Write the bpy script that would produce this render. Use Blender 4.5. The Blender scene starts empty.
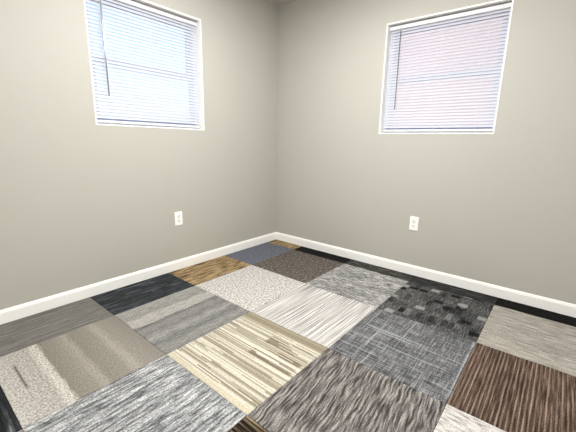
import bpy, bmesh, math
from mathutils import Vector, Matrix

scene = bpy.context.scene
COL = scene.collection

# ------------------------------------------------------------------ helpers
def lin(c):
    out = []
    for v in c[:3]:
        v /= 255.0
        out.append(v / 12.92 if v <= 0.04045 else ((v + 0.055) / 1.055) ** 2.4)
    return (out[0], out[1], out[2], 1.0)

def obj(name, bm, mat=None, parent=None, smooth=False, loc=None):
    me = bpy.data.meshes.new(name)
    bmesh.ops.recalc_face_normals(bm, faces=bm.faces[:])
    bm.to_mesh(me); bm.free()
    if smooth:
        for p in me.polygons: p.use_smooth = True
    o = bpy.data.objects.new(name, me)
    COL.objects.link(o)
    if mat: me.materials.append(mat)
    if parent: o.parent = parent
    if loc: o.location = loc
    return o

def empty(name, loc=(0, 0, 0), rotz=0.0):
    o = bpy.data.objects.new(name, None)
    o.empty_display_size = 0.1
    COL.objects.link(o); o.location = loc; o.rotation_euler = (0, 0, rotz)
    return o

def tag(o, label, cat, group=None):
    o['label'] = label; o['category'] = cat
    if group: o['group'] = group
    return o

def structure(o):
    o['kind'] = 'structure'
    return o

def add_box(bm, x0, x1, y0, y1, z0, z1, bevel=0.0, seg=2):
    b = bmesh.new()
    bmesh.ops.create_cube(b, size=1.0)
    for v in b.verts:
        v.co = Vector((x0 + (v.co.x + .5) * (x1 - x0), y0 + (v.co.y + .5) * (y1 - y0), z0 + (v.co.z + .5) * (z1 - z0)))
    if bevel > 0:
        bmesh.ops.bevel(b, geom=b.edges[:], offset=bevel, segments=seg, affect='EDGES', profile=0.5)
    t = bpy.data.meshes.new('tmp'); b.to_mesh(t); b.free()
    bm.from_mesh(t); bpy.data.meshes.remove(t)

def add_tube(bm, p0, p1, r, n=8):
    p0, p1 = Vector(p0), Vector(p1); d = (p1 - p0).normalized()
    a = d.orthogonal().normalized(); b = d.cross(a)
    rings = []
    for p in (p0, p1):
        rings.append([bm.verts.new(p + a * r * math.cos(2 * math.pi * k / n) + b * r * math.sin(2 * math.pi * k / n)) for k in range(n)])
    for k in range(n):
        bm.faces.new((rings[0][k], rings[0][(k + 1) % n], rings[1][(k + 1) % n], rings[1][k]))
    bm.faces.new(rings[0]); bm.faces.new(rings[1])

def add_extrude(bm, prof, f0, f1):
    """closed 2D profile lofted between the two mappings f0 and f1"""
    a = [bm.verts.new(f0(*p)) for p in prof]; b = [bm.verts.new(f1(*p)) for p in prof]
    n = len(prof)
    for k in range(n):
        bm.faces.new((a[k], a[(k + 1) % n], b[(k + 1) % n], b[k]))
    bm.faces.new(a); bm.faces.new(b)

# ------------------------------------------------------------------ materials
class Tex:
    """small builder for procedural materials in object coordinates"""
    def __init__(self, name, rough=0.9, spec=0.2):
        self.m = bpy.data.materials.new(name); self.m.use_nodes = True
        self.nt = self.m.node_tree
        self.bsdf = self.nt.nodes['Principled BSDF']
        self.bsdf.inputs['Roughness'].default_value = rough
        self.bsdf.inputs['Specular IOR Level'].default_value = spec
        tc = self.nt.nodes.new('ShaderNodeTexCoord')
        self.co = tc.outputs['Object']
        sx = self.nt.nodes.new('ShaderNodeSeparateXYZ')
        self.link(self.co, sx.inputs[0])
        self.x, self.y, self.z = sx.outputs
        self.seed = 0.0
    def link(self, a, b): self.nt.links.new(a, b)
    def put(self, sock, v):
        if isinstance(v, bpy.types.NodeSocket): self.link(v, sock)
        else: sock.default_value = v
    def math(self, op, a, b=0.0, c=0.0):
        n = self.nt.nodes.new('ShaderNodeMath'); n.operation = op
        self.put(n.inputs[0], a); self.put(n.inputs[1], b)
        if len(n.inputs) > 2: self.put(n.inputs[2], c)
        return n.outputs[0]
    def vec(self, a, b, c=0.0):
        n = self.nt.nodes.new('ShaderNodeCombineXYZ')
        self.put(n.inputs[0], a); self.put(n.inputs[1], b); self.put(n.inputs[2], c)
        return n.outputs[0]
    def noise(self, sx, sy, detail=2.0, rough=0.5, x=None, y=None, dist=0.0):
        self.seed += 3.37
        v = self.vec(self.math('MULTIPLY_ADD', x or self.x, sx, self.seed), self.math('MULTIPLY_ADD', y or self.y, sy, self.seed * 1.7), self.math('MULTIPLY', self.z, (sx + sy) / 2))
        n = self.nt.nodes.new('ShaderNodeTexNoise'); n.noise_dimensions = '3D'
        n.inputs['Scale'].default_value = 1.0; n.inputs['Detail'].default_value = detail
        n.inputs['Roughness'].default_value = rough; n.inputs['Distortion'].default_value = dist
        self.link(v, n.inputs['Vector'])
        return n.outputs[0]
    def cell(self, ux, uy=None):
        """white noise constant on unit cells of the given coordinates"""
        self.seed += 5.0
        fx = self.math('FLOOR', ux); fy = self.math('FLOOR', uy) if uy is not None else 0.0
        n = self.nt.nodes.new('ShaderNodeTexWhiteNoise'); n.noise_dimensions = '3D'
        self.link(self.vec(fx, fy, self.seed), n.inputs['Vector'])
        return n.outputs['Value']
    def ramp(self, fac, stops, const=False):
        n = self.nt.nodes.new('ShaderNodeValToRGB')
        n.color_ramp.interpolation = 'CONSTANT' if const else 'LINEAR'
        e = n.color_ramp.elements
        while len(e) < len(stops): e.new(0.5)
        for k, (p, c) in enumerate(stops):
            e[k].position = p
            e[k].color = lin(c) if isinstance(c, (tuple, list)) else (c, c, c, 1)
        self.put(n.inputs[0], fac)
        return n.outputs[0]
    def mix(self, fac, a, b, blend='MIX'):
        n = self.nt.nodes.new('ShaderNodeMix'); n.data_type = 'RGBA'; n.blend_type = blend
        self.put(n.inputs[0], fac)
        for i, v in ((6, a), (7, b)):
            if isinstance(v, (tuple, list)): v = lin(v)
            self.put(n.inputs[i], v)
        return n.outputs[2]
    def step(self, v, edge, soft=0.02):
        n = self.nt.nodes.new('ShaderNodeMapRange'); n.clamp = True
        self.put(n.inputs[0], v)
        n.inputs[1].default_value = edge - soft; n.inputs[2].default_value = edge + soft
        return n.outputs[0]
    def inside(self, v, a, b, soft=0.003):
        return self.math('MULTIPLY', self.step(v, a, soft), self.math('SUBTRACT', 1.0, self.step(v, b, soft)))
    def speckle(self, col, amt=0.35, scale=160):
        """pile grain: brightens and darkens single tufts"""
        n = self.noise(scale, scale, 1.0)
        g = self.ramp(n, [(0.34, 1.0 - amt), (0.66, 1.0 + amt)])
        return self.mix(1.0, col, g, 'MULTIPLY')
    def done(self, col, bump=None, strength=0.3, dist=0.002):
        if getattr(self, 'gain', None): col = self.mix(1.0, col, self.ramp(0.0, [(0, self.gain), (1, self.gain)]), 'MULTIPLY')
        self.put(self.bsdf.inputs['Base Color'], lin(col) if isinstance(col, (tuple, list)) else col)
        if bump is not None:
            b = self.nt.nodes.new('ShaderNodeBump'); b.inputs['Strength'].default_value = strength
            b.inputs['Distance'].default_value = dist
            self.link(bump, b.inputs['Height']); self.link(b.outputs[0], self.bsdf.inputs['Normal'])
        return self.m

PILE = 0.78                     # carpets reflect a little less than the swatch colours
def carpet(name):
    t = Tex(name, 0.95, 0.08); t.gain = PILE
    return t

def m_slate_blue():
    t = carpet('carpet_slate_blue')
    c = t.ramp(t.noise(90, 130, 2), [(0.34, (76, 79, 91)), (0.5, (102, 105, 116)), (0.66, (138, 140, 148))])
    return t.done(t.speckle(c, .2), t.noise(180, 180, 1))


def m_tan_wood():
    t = carpet('carpet_tan_brown')
    s = t.noise(7, 55, 4, .65, dist=.4)
    c = t.ramp(s, [(0.3, (62, 52, 40)), (0.42, (112, 92, 66)), (0.52, (158, 134, 98)), (0.66, (192, 170, 132)), (0.8, (150, 130, 100))])
    return t.done(t.speckle(c, .3, 110), s)


def m_black_brushed():
    t = carpet('carpet_black_brushed')
    s = t.noise(6, 48, 4, .7, dist=1.2)
    edge = t.noise(3, 7, 2)
    c = t.ramp(s, [(0.34, (28, 30, 33)), (0.48, (48, 51, 54)), (0.58, (80, 84, 88)), (0.70, (136, 142, 148))])
    c = t.mix(t.step(edge, .5, .08), t.mix(.65, c, (52, 54, 55)), c)
    return t.done(t.speckle(c, .3), s)


def m_grey_grain():
    t = carpet('carpet_dark_grey_grain')
    s = t.noise(3.0, 60, 3, .6)
    f = t.noise(12, 170, 2)
    c = t.ramp(s, [(0.34, (78, 75, 71)), (0.48, (112, 108, 102)), (0.6, (128, 124, 117)), (0.68, (160, 156, 149))])
    c = t.mix(.65, c, t.ramp(f, [(0.3, .18), (0.7, 1.3)]), 'MULTIPLY')
    c = t.mix(.3, c, (152, 150, 146))
    return t.done(t.speckle(c, .15), f)

def m_charcoal_mottle():
    t = carpet('carpet_charcoal_mottle')
    n = t.noise(34, 50, 4, .75)
    c = t.ramp(n, [(0.32, (62, 57, 52)), (0.46, (92, 86, 79)), (0.56, (114, 107, 99)), (0.7, (158, 149, 137))])
    return t.done(t.speckle(c, .3, 110), n)


def m_speckled_ivory():
    t = carpet('carpet_speckled_ivory')
    n = t.noise(75, 75, 2, .7)
    c = t.ramp(n, [(0.32, (116, 110, 103)), (0.43, (172, 167, 160)), (0.52, (206, 203, 197)), (0.68, (236, 234, 230))])
    return t.done(t.speckle(c, .14), n, .5)


def m_banded_grey():
    t = carpet('carpet_banded_grey')
    w = t.math('MULTIPLY_ADD', t.noise(4, 30, 3), .06, t.y)
    k = t.math('MULTIPLY_ADD', w, 1 / .6, .45)
    band = t.ramp(k, [(0.0, (128, 127, 124)), (0.1, (142, 140, 136)), (0.2, (118, 117, 115)), (0.30, (150, 149, 145)), (0.40, (124, 123, 121)),
                      (0.5, (140, 138, 134)), (0.56, (112, 110, 108)), (0.60, (168, 165, 159)), (0.74, (172, 169, 162)), (0.78, (146, 144, 139)), (1.0, (158, 156, 150))])
    f = t.noise(14, 110, 3, .65)
    c = t.mix(.6, band, t.ramp(f, [(0.34, .45), (0.5, 1.0), (0.66, 1.5)]), 'MULTIPLY')
    return t.done(t.speckle(c, .25, 130), f)


def m_taupe_bands():
    t = carpet('carpet_taupe_bands')
    w = t.math('MULTIPLY_ADD', t.noise(40, 9, 3, .7), .05, t.x)
    k = t.math('MULTIPLY_ADD', w, 1 / .6, .458)
    band = t.ramp(k, [(0.0, (190, 186, 178)), (0.1, (182, 177, 169)), (0.24, (176, 171, 163)), (0.27, (200, 195, 186)), (0.31, (196, 190, 181)), (0.33, (136, 130, 120)),
                      (0.45, (146, 140, 129)), (0.52, (160, 154, 143)), (0.57, (138, 132, 122)), (0.7, (146, 140, 130)), (0.76, (164, 158, 147)), (0.82, (148, 142, 132)), (1.0, (136, 131, 122))])
    light = t.math('SUBTRACT', 1.0, t.step(k, .32, .01))
    g = t.noise(115, 90, 2, .7)
    grain = t.ramp(g, [(0.35, .45), (0.5, 1.0), (0.66, 1.4)])
    c = t.mix(t.math('MULTIPLY_ADD', light, .5, .3), band, grain, 'MULTIPLY')
    # one dark dash in the light band
    dash = t.math('MULTIPLY', t.inside(t.x, -.232, -.223), t.inside(t.y, -.06, .17, .02))
    c = t.mix(t.math('MULTIPLY', dash, .75), c, (70, 66, 60))
    return t.done(t.speckle(c, .2, 150), g)


def m_black_pale_streaks():
    t = carpet('carpet_black_pale_streaks')
    s = t.noise(40, 4, 3, .6)
    c = t.ramp(s, [(0.4, (28, 29, 31)), (0.56, (48, 50, 52)), (0.66, (82, 84, 86)), (0.74, (150, 152, 153))])
    return t.done(t.speckle(c, .2), s)

def m_grey_white_mottle():
    t = carpet('carpet_grey_white_mottle')
    s = t.noise(62, 16, 3, .75, dist=.5)
    b = t.noise(10, 2.2, 1)
    c = t.ramp(s, [(0.33, (92, 91, 90)), (0.45, (144, 143, 141)), (0.55, (180, 179, 176)), (0.68, (218, 217, 213))])
    c = t.mix(.5, c, t.ramp(b, [(0.38, .45), (0.58, 1.1)]), 'MULTIPLY')
    return t.done(t.speckle(c, .35, 110), s)


def m_white_lined():
    t = carpet('carpet_white_lined')
    yy = t.math('MULTIPLY_ADD', t.noise(8, 14, 1), .008, t.y)
    s = t.noise(2.4, 150, 2, .5, y=yy)
    c = t.ramp(s, [(0.32, (120, 115, 111)), (0.43, (168, 164, 159)), (0.54, (206, 203, 199)), (0.62, (226, 224, 220)), (0.8, (238, 237, 233))])
    return t.done(t.speckle(c, .15, 150), s, .3)


def m_cream_stripe():
    t = carpet('carpet_cream_stripe')
    ux = t.math('MULTIPLY', t.x, 130)                    # fine ribs across the tile
    off = t.cell(ux)
    uy = t.math('ADD', t.math('MULTIPLY', t.y, 1.9), t.math('MULTIPLY', off, 7.0))
    r = t.cell(ux, uy)
    k = t.math('MULTIPLY_ADD', t.x, 1 / .6, .5)
    v = t.math('MULTIPLY_ADD', r, .7, t.math('MULTIPLY_ADD', t.noise(34, 1.6, 1), .45, -.07))
    c = t.ramp(v, [(0.0, (128, 118, 101)), (0.22, (150, 141, 122)), (0.42, (178, 170, 151)), (0.62, (204, 197, 180)), (0.85, (222, 217, 203))])
    # solid tan border along the side towards the right wall
    tan = t.ramp(t.cell(ux), [(0.0, (152, 142, 122)), (0.4, (172, 162, 140)), (0.75, (144, 134, 114))], True)
    c = t.mix(t.step(k, .885, .004), c, tan)
    c = t.mix(t.inside(k, .0, .05, .01), c, (204, 195, 172))
    # dark short stripes
    dz = t.math('MULTIPLY', t.inside(k, .48, .82, .004), t.inside(t.y, -.28, .0, .01))
    dk = t.math('MULTIPLY', dz, t.math('GREATER_THAN', t.cell(t.math('MULTIPLY', t.x, 95), t.math('ADD', t.math('MULTIPLY', t.y, 4.0), off)), .55))
    c = t.mix(t.math('MULTIPLY', dk, .75), c, (112, 98, 78))
    rib = t.math('SINE', t.math('MULTIPLY', t.x, 130 * 2 * math.pi))
    c = t.mix(.2, c, t.ramp(t.math('MULTIPLY_ADD', rib, .5, .5), [(0.0, .45), (0.6, 1.05)]), 'MULTIPLY')
    return t.done(t.speckle(c, .16, 140), rib, .3)


def m_grey_white_waves():
    t = carpet('carpet_grey_white_waves')
    yy = t.math('MULTIPLY_ADD', t.noise(12, 8, 1), .012, t.y)
    s = t.noise(22, 120, 3, .75, y=yy)
    l = t.noise(7, 75, 1, .5, y=yy)
    b = t.noise(2.0, 14, 2)
    v = t.math('MULTIPLY_ADD', s, .55, t.math('MULTIPLY', l, .45))
    c = t.ramp(v, [(0.36, (74, 75, 76)), (0.45, (124, 125, 126)), (0.53, (166, 167, 167)), (0.62, (206, 206, 205)), (0.74, (228, 228, 226))])
    c = t.mix(.4, c, t.ramp(b, [(0.38, .55), (0.6, 1.15)]), 'MULTIPLY')
    return t.done(t.speckle(c, .35, 140), s, .4)


def m_block_pattern():
    t = carpet('carpet_black_blocks')
    f1 = t.noise(16, 150, 3, .7)
    c = t.ramp(f1, [(0.32, (44, 44, 44)), (0.5, (82, 82, 81)), (0.66, (134, 134, 132))])
    big = t.noise(7, 5, 1)
    c = t.mix(.6, c, t.ramp(big, [(0.38, .45), (0.58, 1.1)]), 'MULTIPLY')
    def blocks(nx, ny, ox, oy, lo, hi, dark, light):
        nonlocal c
        xa = t.math('MULTIPLY_ADD', t.x, nx, ox); ya = t.math('MULTIPLY_ADD', t.y, ny, oy)
        r = t.cell(xa, ya)
        m = t.math('MULTIPLY', t.inside(t.math('FRACT', xa), .08, .92, .05), t.inside(t.math('FRACT', ya), .08, .92, .05))
        c = t.mix(t.math('MULTIPLY', m, t.math('MULTIPLY', t.math('GREATER_THAN', r, hi), light)), c, (168, 168, 165))
        c = t.mix(t.math('MULTIPLY', m, t.math('MULTIPLY', t.math('LESS_THAN', r, lo), dark)), c, (24, 24, 24))
    blocks(17, 14, .2, .4, .08, .92, .9, .7)
    blocks(9, 26, .37, .2, .14, .95, .6, .3)
    return t.done(t.speckle(c, .32, 140), f1)


def m_slate_plaid():
    t = carpet('carpet_slate_plaid')
    a = t.noise(9, 130, 2, .7); b = t.noise(130, 9, 2, .7)
    c = t.ramp(t.math('MULTIPLY_ADD', a, .5, t.math('MULTIPLY', b, .5)), [(0.38, (66, 66, 68)), (0.5, (104, 104, 106)), (0.62, (154, 154, 154))])
    big = t.noise(4, 3, 2)
    c = t.mix(.6, c, t.ramp(big, [(0.38, .6), (0.58, 1.15)]), 'MULTIPLY')
    la = t.math('MULTIPLY', t.step(t.noise(.6, 42, 1), .64, .03), t.step(t.noise(5, 11, 1), .46, .08))
    lb = t.math('MULTIPLY', t.step(t.noise(42, .6, 1), .64, .03), t.step(t.noise(11, 5, 1), .46, .08))
    c = t.mix(t.math('MULTIPLY', t.math('MAXIMUM', la, lb), .5), c, (184, 186, 187))
    return t.done(t.speckle(c, .35, 150), a)


def m_grey_ridges():
    t = carpet('carpet_grey_ridges')
    yy = t.math('MULTIPLY_ADD', t.noise(11, 8, 1), .02, t.math('MULTIPLY_ADD', t.x, -.12, t.y))
    s = t.noise(9, 100, 2, .55, y=yy)
    c = t.ramp(s, [(0.34, (56, 53, 51)), (0.44, (92, 88, 85)), (0.53, (122, 117, 114)), (0.66, (162, 157, 153))])
    return t.done(t.speckle(c, .3, 150), s, .3, .003)


def m_brown_black_stripe():
    t = carpet('carpet_brown_black_stripe')
    s = t.noise(110, 3, 2, .6)
    c = t.ramp(s, [(0.36, (26, 21, 17)), (0.5, (58, 48, 38)), (0.6, (112, 97, 76)), (0.72, (184, 168, 138))])
    return t.done(t.speckle(c, .2), s)

def m_greige_streak():
    t = carpet('carpet_greige_streak')
    s = t.noise(120, 9, 3, .65)
    b = t.noise(22, 2, 2)
    c = t.ramp(s, [(0.33, (132, 126, 116)), (0.45, (164, 158, 148)), (0.55, (182, 176, 167)), (0.68, (210, 205, 196))])
    c = t.mix(.35, c, t.ramp(b, [(0.38, .6), (0.58, 1.1)]), 'MULTIPLY')
    return t.done(t.speckle(c, .2, 150), s)


def m_brown_stripe():
    t = carpet('carpet_brown_stripe')
    yy = t.math('MULTIPLY_ADD', t.noise(3, 10, 1), .004, t.y)
    lines = t.math('POWER', t.math('MULTIPLY_ADD', t.math('SINE', t.math('MULTIPLY', yy, 2 * math.pi * 58)), .5, .5), 3.0)
    n = t.noise(4, 60, 2, .6)
    amp = t.ramp(n, [(0.36, 0.05), (0.64, 1.0)])
    fine = t.noise(8, 150, 2, .6)
    base = t.ramp(fine, [(0.34, (54, 41, 34)), (0.5, (82, 65, 55)), (0.66, (114, 95, 83))])
    big = t.noise(4, 5, 1)
    base = t.mix(.5, base, t.ramp(big, [(0.38, .6), (0.6, 1.2)]), 'MULTIPLY')
    c = t.mix(t.math('MULTIPLY', t.math('MULTIPLY', lines, amp), .85), base, (172, 152, 136))
    return t.done(t.speckle(c, .28, 150), fine, .2)


def m_pale_mottle():
    t = carpet('carpet_pale_mottle')
    s = t.noise(85, 16, 3, .7)
    c = t.ramp(s, [(0.3, (112, 106, 102)), (0.42, (176, 171, 166)), (0.52, (206, 202, 197)), (0.7, (232, 229, 225))])
    return t.done(t.speckle(c, .18), s)

def m_strip_black(name, dots=False, base=(30, 30, 30)):
    t = carpet(name)
    n = t.noise(60, 60, 2, .7) if dots else t.noise(70, 8, 3, .6)
    b = base
    c = t.ramp(n, [(0.35, tuple(v * .6 for v in b)), (0.52, b), (0.62, tuple(min(255, v * 1.5) for v in b)), (0.76, tuple(min(255, v * 2.3) for v in b))])
    return t.done(t.speckle(c, .2), n)

def plain(name, c, rough=.5, spec=.5, metal=0.0):
    t = Tex(name, rough, spec); t.bsdf.inputs['Metallic'].default_value = metal
    n = t.noise(30, 30, 2)
    col = t.mix(n, tuple(v * .985 for v in c), c)
    return t.done(col)

def m_wall(name, c):
    t = Tex(name, .55, .35)
    n = t.noise(70, 70, 3, .55)
    return t.done(t.mix(t.noise(6, 6, 2), tuple(v * .99 for v in c), c), n, .12, .003)

M_WALL = m_wall('greige_wall_paint', (177.5, 175, 166))
M_CEIL = m_wall('ceiling_paint', (200, 197, 192))
M_TRIM = plain('white_trim_paint', (244, 243, 239), .35, .5)
M_VINYL = plain('backlit_shade_vinyl', (158, 172, 206), .5, .3)  # white vinyl's backlit shade put into the sash colour
M_FRAME = plain('white_vinyl', (216, 221, 232), .5, .3)
M_PLATE = plain('white_outlet_plastic', (246, 245, 240), .3, .5)
M_FACE = plain('outlet_face_plastic', (236, 235, 229), .3, .5)
M_SLOT = plain('dark_slot', (30, 28, 26), .8, .2)
M_STEEL = plain('screw_metal', (190, 188, 182), .4, .5, .6)
M_RAIL = plain('white_rail_in_shade', (208, 207, 210), .4, .5)  # white rails greyed, their shade is put into the colour
M_CORD = plain('white_cord', (236, 236, 238), .8, .2)
M_WAND = plain('clear_wand_backlit_grey', (112, 112, 118), .15, .6)  # grey stands in for clear acrylic seen against the light
M_DARK = plain('dark_bracket', (40, 38, 36), .6, .3)

def m_slat():
    m = bpy.data.materials.new('white_blind_slat'); m.use_nodes = True
    nt = m.node_tree; b = nt.nodes['Principled BSDF']; out = nt.nodes['Material Output']
    b.inputs['Base Color'].default_value = lin((228, 230, 236)); b.inputs['Roughness'].default_value = .4
    tr = nt.nodes.new('ShaderNodeBsdfTranslucent'); tr.inputs[0].default_value = (.93, .93, .95, 1)
    mx = nt.nodes.new('ShaderNodeMixShader'); mx.inputs[0].default_value = .52
    nt.links.new(b.outputs[0], mx.inputs[1]); nt.links.new(tr.outputs[0], mx.inputs[2]); nt.links.new(mx.outputs[0], out.inputs[0])
    return m
M_SLAT = m_slat()

def m_glass():
    m = bpy.data.materials.new('window_glass'); m.use_nodes = True
    nt = m.node_tree; nt.nodes.remove(nt.nodes['Principled BSDF']); out = nt.nodes['Material Output']
    tr = nt.nodes.new('ShaderNodeBsdfTransparent'); tr.inputs[0].default_value = (.94, .96, .97, 1)
    gl = nt.nodes.new('ShaderNodeBsdfGlossy'); gl.inputs['Roughness'].default_value = .02
    fr = nt.nodes.new('ShaderNodeFresnel'); fr.inputs[0].default_value = 1.45
    mx = nt.nodes.new('ShaderNodeMixShader')
    nt.links.new(fr.outputs[0], mx.inputs[0]); nt.links.new(tr.outputs[0], mx.inputs[1]); nt.links.new(gl.outputs[0], mx.inputs[2])
    nt.links.new(mx.outputs[0], out.inputs[0])
    return m
M_GLASS = m_glass()

# ------------------------------------------------------------------ room
W0 = 0.012                     # inner faces of the left (y) and right (x) walls
XB, YB, H, TH = -3.75, -3.45, 2.394, 0.16
LW = (-1.788, -0.925, 1.1655, 2.0225)     # left-wall opening  x0 x1 z0 z1
RW = (-1.991, -1.138, 1.1655, 2.0185)     # right-wall opening y0 y1 z0 z1

def wall_mesh(a0, a1, z0, z1, hole, fn):
    """wall slab from inner face d=0 to outer d=TH, optional opening; fn maps (a, d, z)"""
    bm = bmesh.new()
    def ring(r, d): return [bm.verts.new(fn(a, d, z)) for a, z in ((r[0], r[2]), (r[1], r[2]), (r[1], r[3]), (r[0], r[3]))]
    o = (a0, a1, z0, z1)
    of, ob = ring(o, 0), ring(o, TH)
    if hole:
        hf, hb = ring(hole, 0), ring(hole, TH)
    for k in range(4):
        j = (k + 1) % 4
        bm.faces.new((of[k], of[j], ob[j], ob[k]))
        if hole:
            bm.faces.new((of[k], of[j], hf[j], hf[k])); bm.faces.new((ob[k], ob[j], hb[j], hb[k])); bm.faces.new((hf[k], hf[j], hb[j], hb[k]))
    if not hole:
        bm.faces.new(of); bm.faces.new(ob)
    return bm

FZ = -0.006
structure(obj('wall_left', wall_mesh(XB - TH, W0, FZ, H, LW, lambda a, d, z: (a, W0 + d, z)), M_WALL))
structure(obj('wall_right', wall_mesh(YB, W0 + TH, FZ, H, RW, lambda a, d, z: (W0 + d, a, z)), M_WALL))
structure(obj('wall_back', wall_mesh(XB - TH, W0 + TH, FZ, H, None, lambda a, d, z: (a, YB - d, z)), M_WALL))
structure(obj('wall_near', wall_mesh(YB, W0, FZ, H, None, lambda a, d, z: (XB - d, a, z)), M_WALL))
bm = bmesh.new(); add_box(bm, XB - TH, W0 + TH, YB - TH, W0 + TH, H, H + .12); structure(obj('ceiling', bm, M_CEIL))

def m_floor():
    t = carpet('grey_carpet_floor')
    ux = t.math('DIVIDE', t.math('ADD', t.x, .1408), .6); uy = t.math('DIVIDE', t.math('ADD', t.y, .3687), .6)
    c = t.ramp(t.cell(ux, uy), [(0.0, (70, 68, 66)), (0.25, (120, 116, 110)), (0.5, (160, 154, 146)), (0.75, (96, 94, 96))], True)
    n = t.noise(8, 80, 3, .6)
    c = t.mix(.6, c, t.ramp(n, [(0.3, .5), (0.7, 1.4)]), 'MULTIPLY')
    return t.done(t.speckle(c, .25), n)
bm = bmesh.new(); add_box(bm, XB - TH, W0 + TH, YB - TH, W0 + TH, FZ - .12, FZ); structure(obj('floor', bm, m_floor()))

# baseboards: eased-top profile (d from wall, z), mitred in the corner
BBZ = 0.0875
prof = [(0, .0035), (.0120, .0035), (.0120, .068), (.0112, .072), (.0100, .075), (.0090, .0775), (.0085, .0815), (.0070, .0848), (.0045, .0868), (.0018, BBZ), (0, BBZ)]
def bb(name, f0, f1):
    bm = bmesh.new(); add_extrude(bm, prof, f0, f1); structure(obj(name, bm, M_TRIM))
bb('baseboard_left', lambda d, z: (W0 - d, W0 - d, z), lambda d, z: (XB + d, W0 - d, z))
bb('baseboard_right', lambda d, z: (W0 - d, W0 - d, z), lambda d, z: (W0 - d, YB + d, z))
bb('baseboard_back', lambda d, z: (W0 - d, YB + d, z), lambda d, z: (XB + d, YB + d, z))
bb('baseboard_near', lambda d, z: (XB + d, W0 - d, z), lambda d, z: (XB + d, YB + d, z))

# ------------------------------------------------------------------ windows (local frame: a along wall to the right, d outward, z up)
def make_window(name, fn, hole):
    a0, a1, z0, z1 = hole
    root = structure(empty(name, fn((a0 + a1) / 2, .08, z0)))
    inv = root.matrix_basis.inverted()
    inv = Matrix.Translation(-root.location)
    def bx(bm, A0, A1, D0, D1, Z0, Z1, bev=0.0):
        p, q = Vector(fn(A0, D0, Z0)), Vector(fn(A1, D1, Z1))
        l = [min(p[i], q[i]) for i in range(3)]; h = [max(p[i], q[i]) for i in range(3)]
        r = root.location
        add_box(bm, l[0] - r.x, h[0] - r.x, l[1] - r.y, h[1] - r.y, l[2] - r.z, h[2] - r.z, bev)
    def ringbox(nm, A0, A1, Z0, Z1, D0, D1, w, mat, bev=.0015):
        bm = bmesh.new()
        bx(bm, A0, A0 + w, D0, D1, Z0, Z1, bev); bx(bm, A1 - w, A1, D0, D1, Z0, Z1, bev)
        bx(bm, A0 + w * .9, A1 - w * .9, D0, D1, Z0, Z0 + w, bev); bx(bm, A0 + w * .9, A1 - w * .9, D0, D1, Z1 - w, Z1, bev)
        return obj(nm, bm, mat, root)
    ringbox('jamb_liner', a0, a1, z0, z1, -.002, .150, .010, M_TRIM)
    i0, i1, k0, k1 = a0 + .010, a1 - .010, z0 + .010, z1 - .010
    ringbox('window_frame', i0, i1, k0, k1, .085, .150, .022, M_FRAME)
    mid = 1.590
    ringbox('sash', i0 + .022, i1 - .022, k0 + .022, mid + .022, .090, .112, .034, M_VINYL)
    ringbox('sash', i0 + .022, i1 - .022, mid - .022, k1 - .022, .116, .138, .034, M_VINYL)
    bm = bmesh.new(); bx(bm, i0 + .045, i1 - .045, .099, .102, k0 + .045, mid - .008); obj('pane', bm, M_GLASS, root)
    bm = bmesh.new(); bx(bm, i0 + .045, i1 - .045, .125, .128, mid + .008, k1 - .045); obj('pane', bm, M_GLASS, root)
    return root

fL = lambda a, d, z: (a, W0 + d, z)
fR = lambda a, d, z: (W0 + d, a, z)
make_window('window_1', fL, LW)
make_window('window_2', fR, RW)

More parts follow.
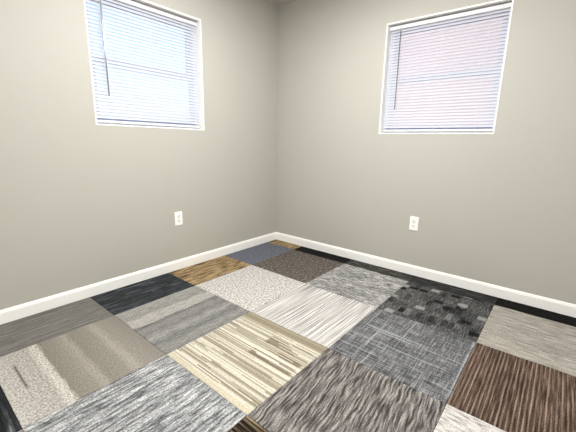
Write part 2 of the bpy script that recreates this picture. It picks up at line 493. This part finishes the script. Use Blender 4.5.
# ------------------------------------------------------------------ blinds
# built in a local frame: x to the right seen from inside, y outward, origin at the bottom middle of the opening; rotated for the right wall
PITCH, SLAT_W, TILT = 0.0222, 0.0255, math.radians(56)
def make_blind(width, height, pin):
    root = empty('window_blind')
    h0 = height - .010
    x0, x1 = -width / 2 + .016, width / 2 - .016
    Y = .050                                                        # slat plane, behind the wall face
    bm = bmesh.new()
    add_box(bm, x0 - .004, x1 + .004, Y - .014, Y + .014, h0 - .036, h0 - .008, .0015)
    obj('headrail', bm, M_RAIL, root)
    bm = bmesh.new()
    zt = h0 - .046; zb = .060
    n = int(round((zt - zb) / PITCH)) + 1
    for k in range(n):
        zc = zb + (zt - zb) * k / (n - 1)
        rows = []
        for s in range(5):
            u = (s / 4 - .5)
            w = u * SLAT_W; crown = .0022 * (1 - 4 * u * u)
            # inner edge (u=-.5) low, outer edge high, convex side to the room
            yy = w * math.cos(TILT) - crown * math.sin(TILT)
            zz = w * math.sin(TILT) + crown * math.cos(TILT)
            rows.append((bm.verts.new((x0, Y + yy, zc + zz)), bm.verts.new((x1, Y + yy, zc + zz))))
        for s in range(4):
            bm.faces.new((rows[s][0], rows[s][1], rows[s + 1][1], rows[s + 1][0]))
    obj('slats', bm, M_SLAT, root, True)
    bm = bmesh.new(); add_box(bm, x0, x1, Y - .012, Y + .012, .020, .038, .004)
    br = obj('bottom_rail', bm, M_RAIL, root)
    for fx in (.145, .50, .845):
        cx = -width / 2 + width * fx
        bm = bmesh.new()
        add_tube(bm, (cx, Y - .0135, .036), (cx, Y - .0135, h0 - .034), .0009, 6)
        add_tube(bm, (cx, Y + .0135, .036), (cx, Y + .0135, h0 - .034), .0009, 6)
        obj('ladder_cord', bm, M_CORD, root)
        bm = bmesh.new(); add_tube(bm, (cx, Y, .017), (cx, Y, .0215), .006, 10); obj('cord_button', bm, M_CORD, br)
    wx = -width / 2 + .110
    bm = bmesh.new()
    add_tube(bm, (wx, Y - .025, h0 - .055), (wx + .002, Y - .026, .197), .0042, 6)
    wd = obj('tilt_wand', bm, M_WAND, root)
    bm = bmesh.new()
    add_tube(bm, (wx, Y - .012, h0 - .028), (wx, Y - .026, h0 - .030), .0016, 6)
    add_tube(bm, (wx, Y - .025, h0 - .029), (wx, Y - .025, h0 - .058), .0022, 6)
    obj('wand_hook', bm, M_STEEL, wd)
    if pin:
        bm = bmesh.new(); add_box(bm, width / 2 - .0155, width / 2 - .0105, Y - .010, Y + .004, .022, .034, .001)
        obj('hold_down_bracket', bm, M_DARK, root)
    return root

b1 = make_blind(LW[1] - LW[0], LW[3] - LW[2], True)
b1.location = ((LW[0] + LW[1]) / 2, W0, LW[2])
tag(b1, 'lowered white mini blind glowing bluish in the window of the left wall', 'blind', 'white mini blinds in the two windows')
b2 = make_blind(RW[1] - RW[0], RW[3] - RW[2], False)
b2.location = (W0, (RW[0] + RW[1]) / 2, RW[2]); b2.rotation_euler = (0, 0, -math.pi / 2)
tag(b2, 'lowered white mini blind glowing pinkish in the window of the right wall', 'blind', 'white mini blinds in the two windows')

# ------------------------------------------------------------------ outlets (local: x right, y out of wall towards the room = -y, z up)
def rounded(bm, w, h, r, y0, y1, cx=0, cz=0, flat=0.0):
    pts = []
    for k in range(4):
        ax = (1, -1, -1, 1)[k] * (w / 2 - r); az = (1, 1, -1, -1)[k] * (h / 2 - r)
        for s in range(5):
            a = math.pi / 2 * (k + s / 4)
            pts.append((ax + r * math.cos(a), az + r * math.sin(a)))
    rings = []
    e = min(.0015, r * .5)
    for y, ins in ((y0, 0), (y1 + e, 0), (y1, e)):
        rings.append([bm.verts.new((cx + px * (1 - 2 * ins / w), y, cz + pz * (1 - 2 * ins / h))) for px, pz in pts])
    n = len(pts)
    for a, b in zip(rings, rings[1:]):
        for k in range(n): bm.faces.new((a[k], a[(k + 1) % n], b[(k + 1) % n], b[k]))
    bm.faces.new(rings[0]); bm.faces.new(rings[-1])

def make_outlet():
    root = empty('wall_outlet')
    bm = bmesh.new(); rounded(bm, .070, .115, .004, 0, -.0055); obj('cover_plate', bm, M_PLATE, root)
    for s in (1, -1):
        cz = s * .0195
        bm = bmesh.new(); rounded(bm, .034, .0285, .011, -.005, -.0075, 0, cz); rc = obj('receptacle', bm, M_FACE, root)
        for dx, hh in ((-.0065, .0095), (.0065, .008)):
            bm = bmesh.new(); add_box(bm, dx - .0012, dx + .0012, -.0078, -.0070, cz + .0035 - hh / 2, cz + .0035 + hh / 2); obj('slot', bm, M_SLOT, rc)
        bm = bmesh.new(); add_tube(bm, (0, -.0078, cz - .0075), (0, -.0070, cz - .0075), .0026, 10); obj('ground_hole', bm, M_SLOT, rc)
    bm = bmesh.new(); add_tube(bm, (0, -.0052, 0), (0, -.0066, 0), .0032, 12); obj('screw', bm, M_STEEL, root)
    return root
o1 = make_outlet(); o1.location = (-1.2165, W0, .4435)
tag(o1, 'white duplex outlet low on the left wall, below its window', 'outlet', 'white duplex wall outlets')
o2 = make_outlet(); o2.location = (W0, -1.511, .4455); o2.rotation_euler = (0, 0, -math.pi / 2)
tag(o2, 'white duplex outlet low on the right wall, below its window', 'outlet', 'white duplex wall outlets')

# ------------------------------------------------------------------ carpet tiles
U = [-0.0, .1408, .7408, 1.3408, 1.9408, 2.5408, 3.1408]      # distance from the right wall
V = [0.0, .3687, .9687, 1.5687, 2.1687, 2.7687]               # distance from the left wall
GAP = .0008
def tile(c, r, mat, label, du=(0, 0), dv=(0, 0)):
    x0, x1 = -(U[c + 1] + du[1]) + GAP, -(U[c] + du[0]) - GAP
    y0, y1 = -(V[r] + dv[1]) + GAP, -(V[r - 1] + dv[0]) - GAP
    if c == 0: x1 = W0 - .0008
    if r == 1: y1 = W0 - .0008
    cx, cy = (x0 + x1) / 2, (y0 + y1) / 2
    bm = bmesh.new()
    z0, z1, e = FZ, 0.0, .0014
    rings = []
    for z, i in ((z0, 0), (z1 - e, 0), (z1 - e * .3, e * .3), (z1, e)):
        rings.append([bm.verts.new((x, y, z)) for x, y in ((x0 + i - cx, y0 + i - cy), (x1 - i - cx, y0 + i - cy), (x1 - i - cx, y1 - i - cy), (x0 + i - cx, y1 - i - cy))])
    for a, b in zip(rings, rings[1:]):
        for k in range(4): bm.faces.new((a[k], a[(k + 1) % 4], b[(k + 1) % 4], b[k]))
    bm.faces.new(rings[0]); bm.faces.new(rings[-1])
    o = obj('carpet_tile', bm, mat, None, False, (cx, cy, 0))
    tag(o, label, 'carpet tile', 'mismatched carpet tiles covering the floor')
    return o

tile(0, 1, m_tan_wood(), 'small cut tan-brown carpet piece in the room corner')
tile(1, 1, m_slate_blue(), 'slate-blue carpet tile at the left wall by the room corner')
tile(2, 1, m_tan_wood(), 'tan carpet tile with dark brown wood-like streaks at the left wall')
tile(3, 1, m_black_brushed(), 'black carpet tile with brushed grey streaks at the left wall')
tile(4, 1, m_grey_grain(), 'dark grey wood-grain carpet tile along the left wall at the photo edge')
tile(0, 2, m_strip_black('carpet_black_strip', True, (26, 26, 27)), 'narrow black carpet strip at the right wall next to charcoal-brown tile')
tile(1, 2, m_charcoal_mottle(), 'mottled charcoal-brown carpet tile in front of the slate-blue one')
tile(2, 2, m_speckled_ivory(), 'speckled ivory carpet tile in front of the tan streaked one')
tile(3, 2, m_banded_grey(), 'mid grey carpet tile with broad soft bands in front of black tile')
tile(4, 2, m_taupe_bands(), 'taupe banded carpet tile with a pale end and one dark dash')
tile(5, 2, m_black_pale_streaks(), 'black carpet tile with pale streaks at the lower left photo edge')
tile(0, 3, m_strip_black('carpet_charcoal_strip', False, (66, 66, 63)), 'narrow charcoal carpet strip at the right wall beside mottled grey-white tile')
tile(1, 3, m_grey_white_mottle(), 'mottled grey and white carpet tile near the right wall below its window')
tile(2, 3, m_white_lined(), 'white carpet tile with many thin grey-brown lines')
tile(3, 3, m_cream_stripe(), 'cream carpet tile with tan stripes in the front centre')
tile(4, 3, m_grey_white_waves(), 'grey and white wavy-streaked carpet tile at the lower left front')
tile(0, 4, m_strip_black('carpet_dark_grey_strip', False, (52, 52, 51)), 'narrow dark grey carpet strip at the right wall beside block-patterned tile')
tile(1, 4, m_block_pattern(), 'black and grey carpet tile patterned with small blocks')
tile(2, 4, m_slate_plaid(), 'slate grey carpet tile with a thin pale plaid of crossing lines')
tile(3, 4, m_grey_ridges(), 'warm grey carpet tile with dark wavy ridges at the front centre')
tile(4, 4, m_brown_black_stripe(), 'dark brown and black striped carpet tile, only a corner at bottom edge')
tile(0, 5, m_strip_black('carpet_black_dotted_strip', True, (24, 24, 23)), 'narrow black carpet strip at the right wall beside the pale greige tile')
tile(1, 5, m_greige_streak(), 'pale greige finely streaked carpet tile near the right photo edge')
tile(2, 5, m_brown_stripe(), 'dark brown carpet tile with light brown pinstripes at the right')
tile(3, 5, m_pale_mottle(), 'pale grey-white mottled carpet tile at the bottom right edge')

# ------------------------------------------------------------------ outside the windows
bm = bmesh.new(); add_box(bm, -9, 9, .6, 14, -.75, -.45); add_box(bm, .6, 9, -12, .6, -.75, -.45)
structure(obj('ground', bm, plain('pale_concrete_ground', (188, 184, 178), .9, .1)))
bm = bmesh.new(); add_box(bm, 3.6, 6, -9, 5, -.5, 4.2)
structure(obj('wall_tint_added', bm, plain('pink_tint_bounce', (226, 190, 192), .9, .1)))  # made-up wall, added to bounce a pink tint through the right window

# ------------------------------------------------------------------ light
sun = bpy.data.lights.new('sun', 'SUN'); sun.energy = 1.15; sun.angle = math.radians(.5)
so = bpy.data.objects.new('sun', sun); COL.objects.link(so)
so.rotation_euler = Vector((.75, .35, -.72)).to_track_quat('-Z', 'Y').to_euler()
w = bpy.data.worlds.new('sky'); scene.world = w; w.use_nodes = True
nt = w.node_tree; bg = nt.nodes['Background']
sky = nt.nodes.new('ShaderNodeTexSky'); sky.sky_type = 'NISHITA'; sky.sun_disc = False
sky.sun_elevation = math.radians(48); sky.sun_rotation = math.radians(200); sky.dust_density = 2.5
nt.links.new(sky.outputs[0], bg.inputs[0]); bg.inputs[1].default_value = 0.32

def lamp(name, loc, size, power, col, rot=(0, 0, 0)):
    l = bpy.data.lights.new(name, 'AREA'); l.shape = 'DISK'; l.size = size; l.energy = power; l.color = col
    o = bpy.data.objects.new(name, l); COL.objects.link(o); o.location = loc; o.rotation_euler = rot
    return o
pl = bpy.data.lights.new('fill_point', 'POINT'); pl.shadow_soft_size = .15; pl.energy = 51; pl.color = (1.0, .995, .985)  # unseen fill light, added to lift the ceiling and upper walls
po = bpy.data.objects.new('fill_point', pl); COL.objects.link(po); po.location = (-1.95, -1.8, 2.17)
lamp('overhead_light', (-1.3, -1.2, 2.36), 1.0, 50, (1.0, .995, .985))
lamp('overhead_light', (-2.9, -2.6, 2.36), .6, 47, (1.0, .995, .985))  # second overhead source added out of view to even out the light

# ------------------------------------------------------------------ camera
f, yaw, pit, rol = 333.485, .8842, -.2162, .0207
fw = Vector((math.sin(yaw) * math.cos(pit), math.cos(yaw) * math.cos(pit), math.sin(pit)))
r = Vector((math.cos(yaw), -math.sin(yaw), 0)); u = r.cross(fw)
r2 = r * math.cos(rol) + u * math.sin(rol); u2 = -r * math.sin(rol) + u * math.cos(rol)
cam = bpy.data.cameras.new('camera'); co = bpy.data.objects.new('camera', cam); COL.objects.link(co)
cam.sensor_fit = 'HORIZONTAL'; cam.sensor_width = 36; cam.lens = f / 576 * 36; cam.clip_start = .02
mw = Matrix((r2, u2, -fw)).transposed().to_4x4(); mw.translation = Vector((-2.7306, -2.4077, 1.0776))
co.matrix_world = mw
scene.camera = co

vs = scene.view_settings
scene.display_settings.display_device = 'sRGB'
vs.view_transform = 'Standard'; vs.look = 'None'; vs.gamma = 1.0; vs.use_curve_mapping = False; vs.exposure = 0.0
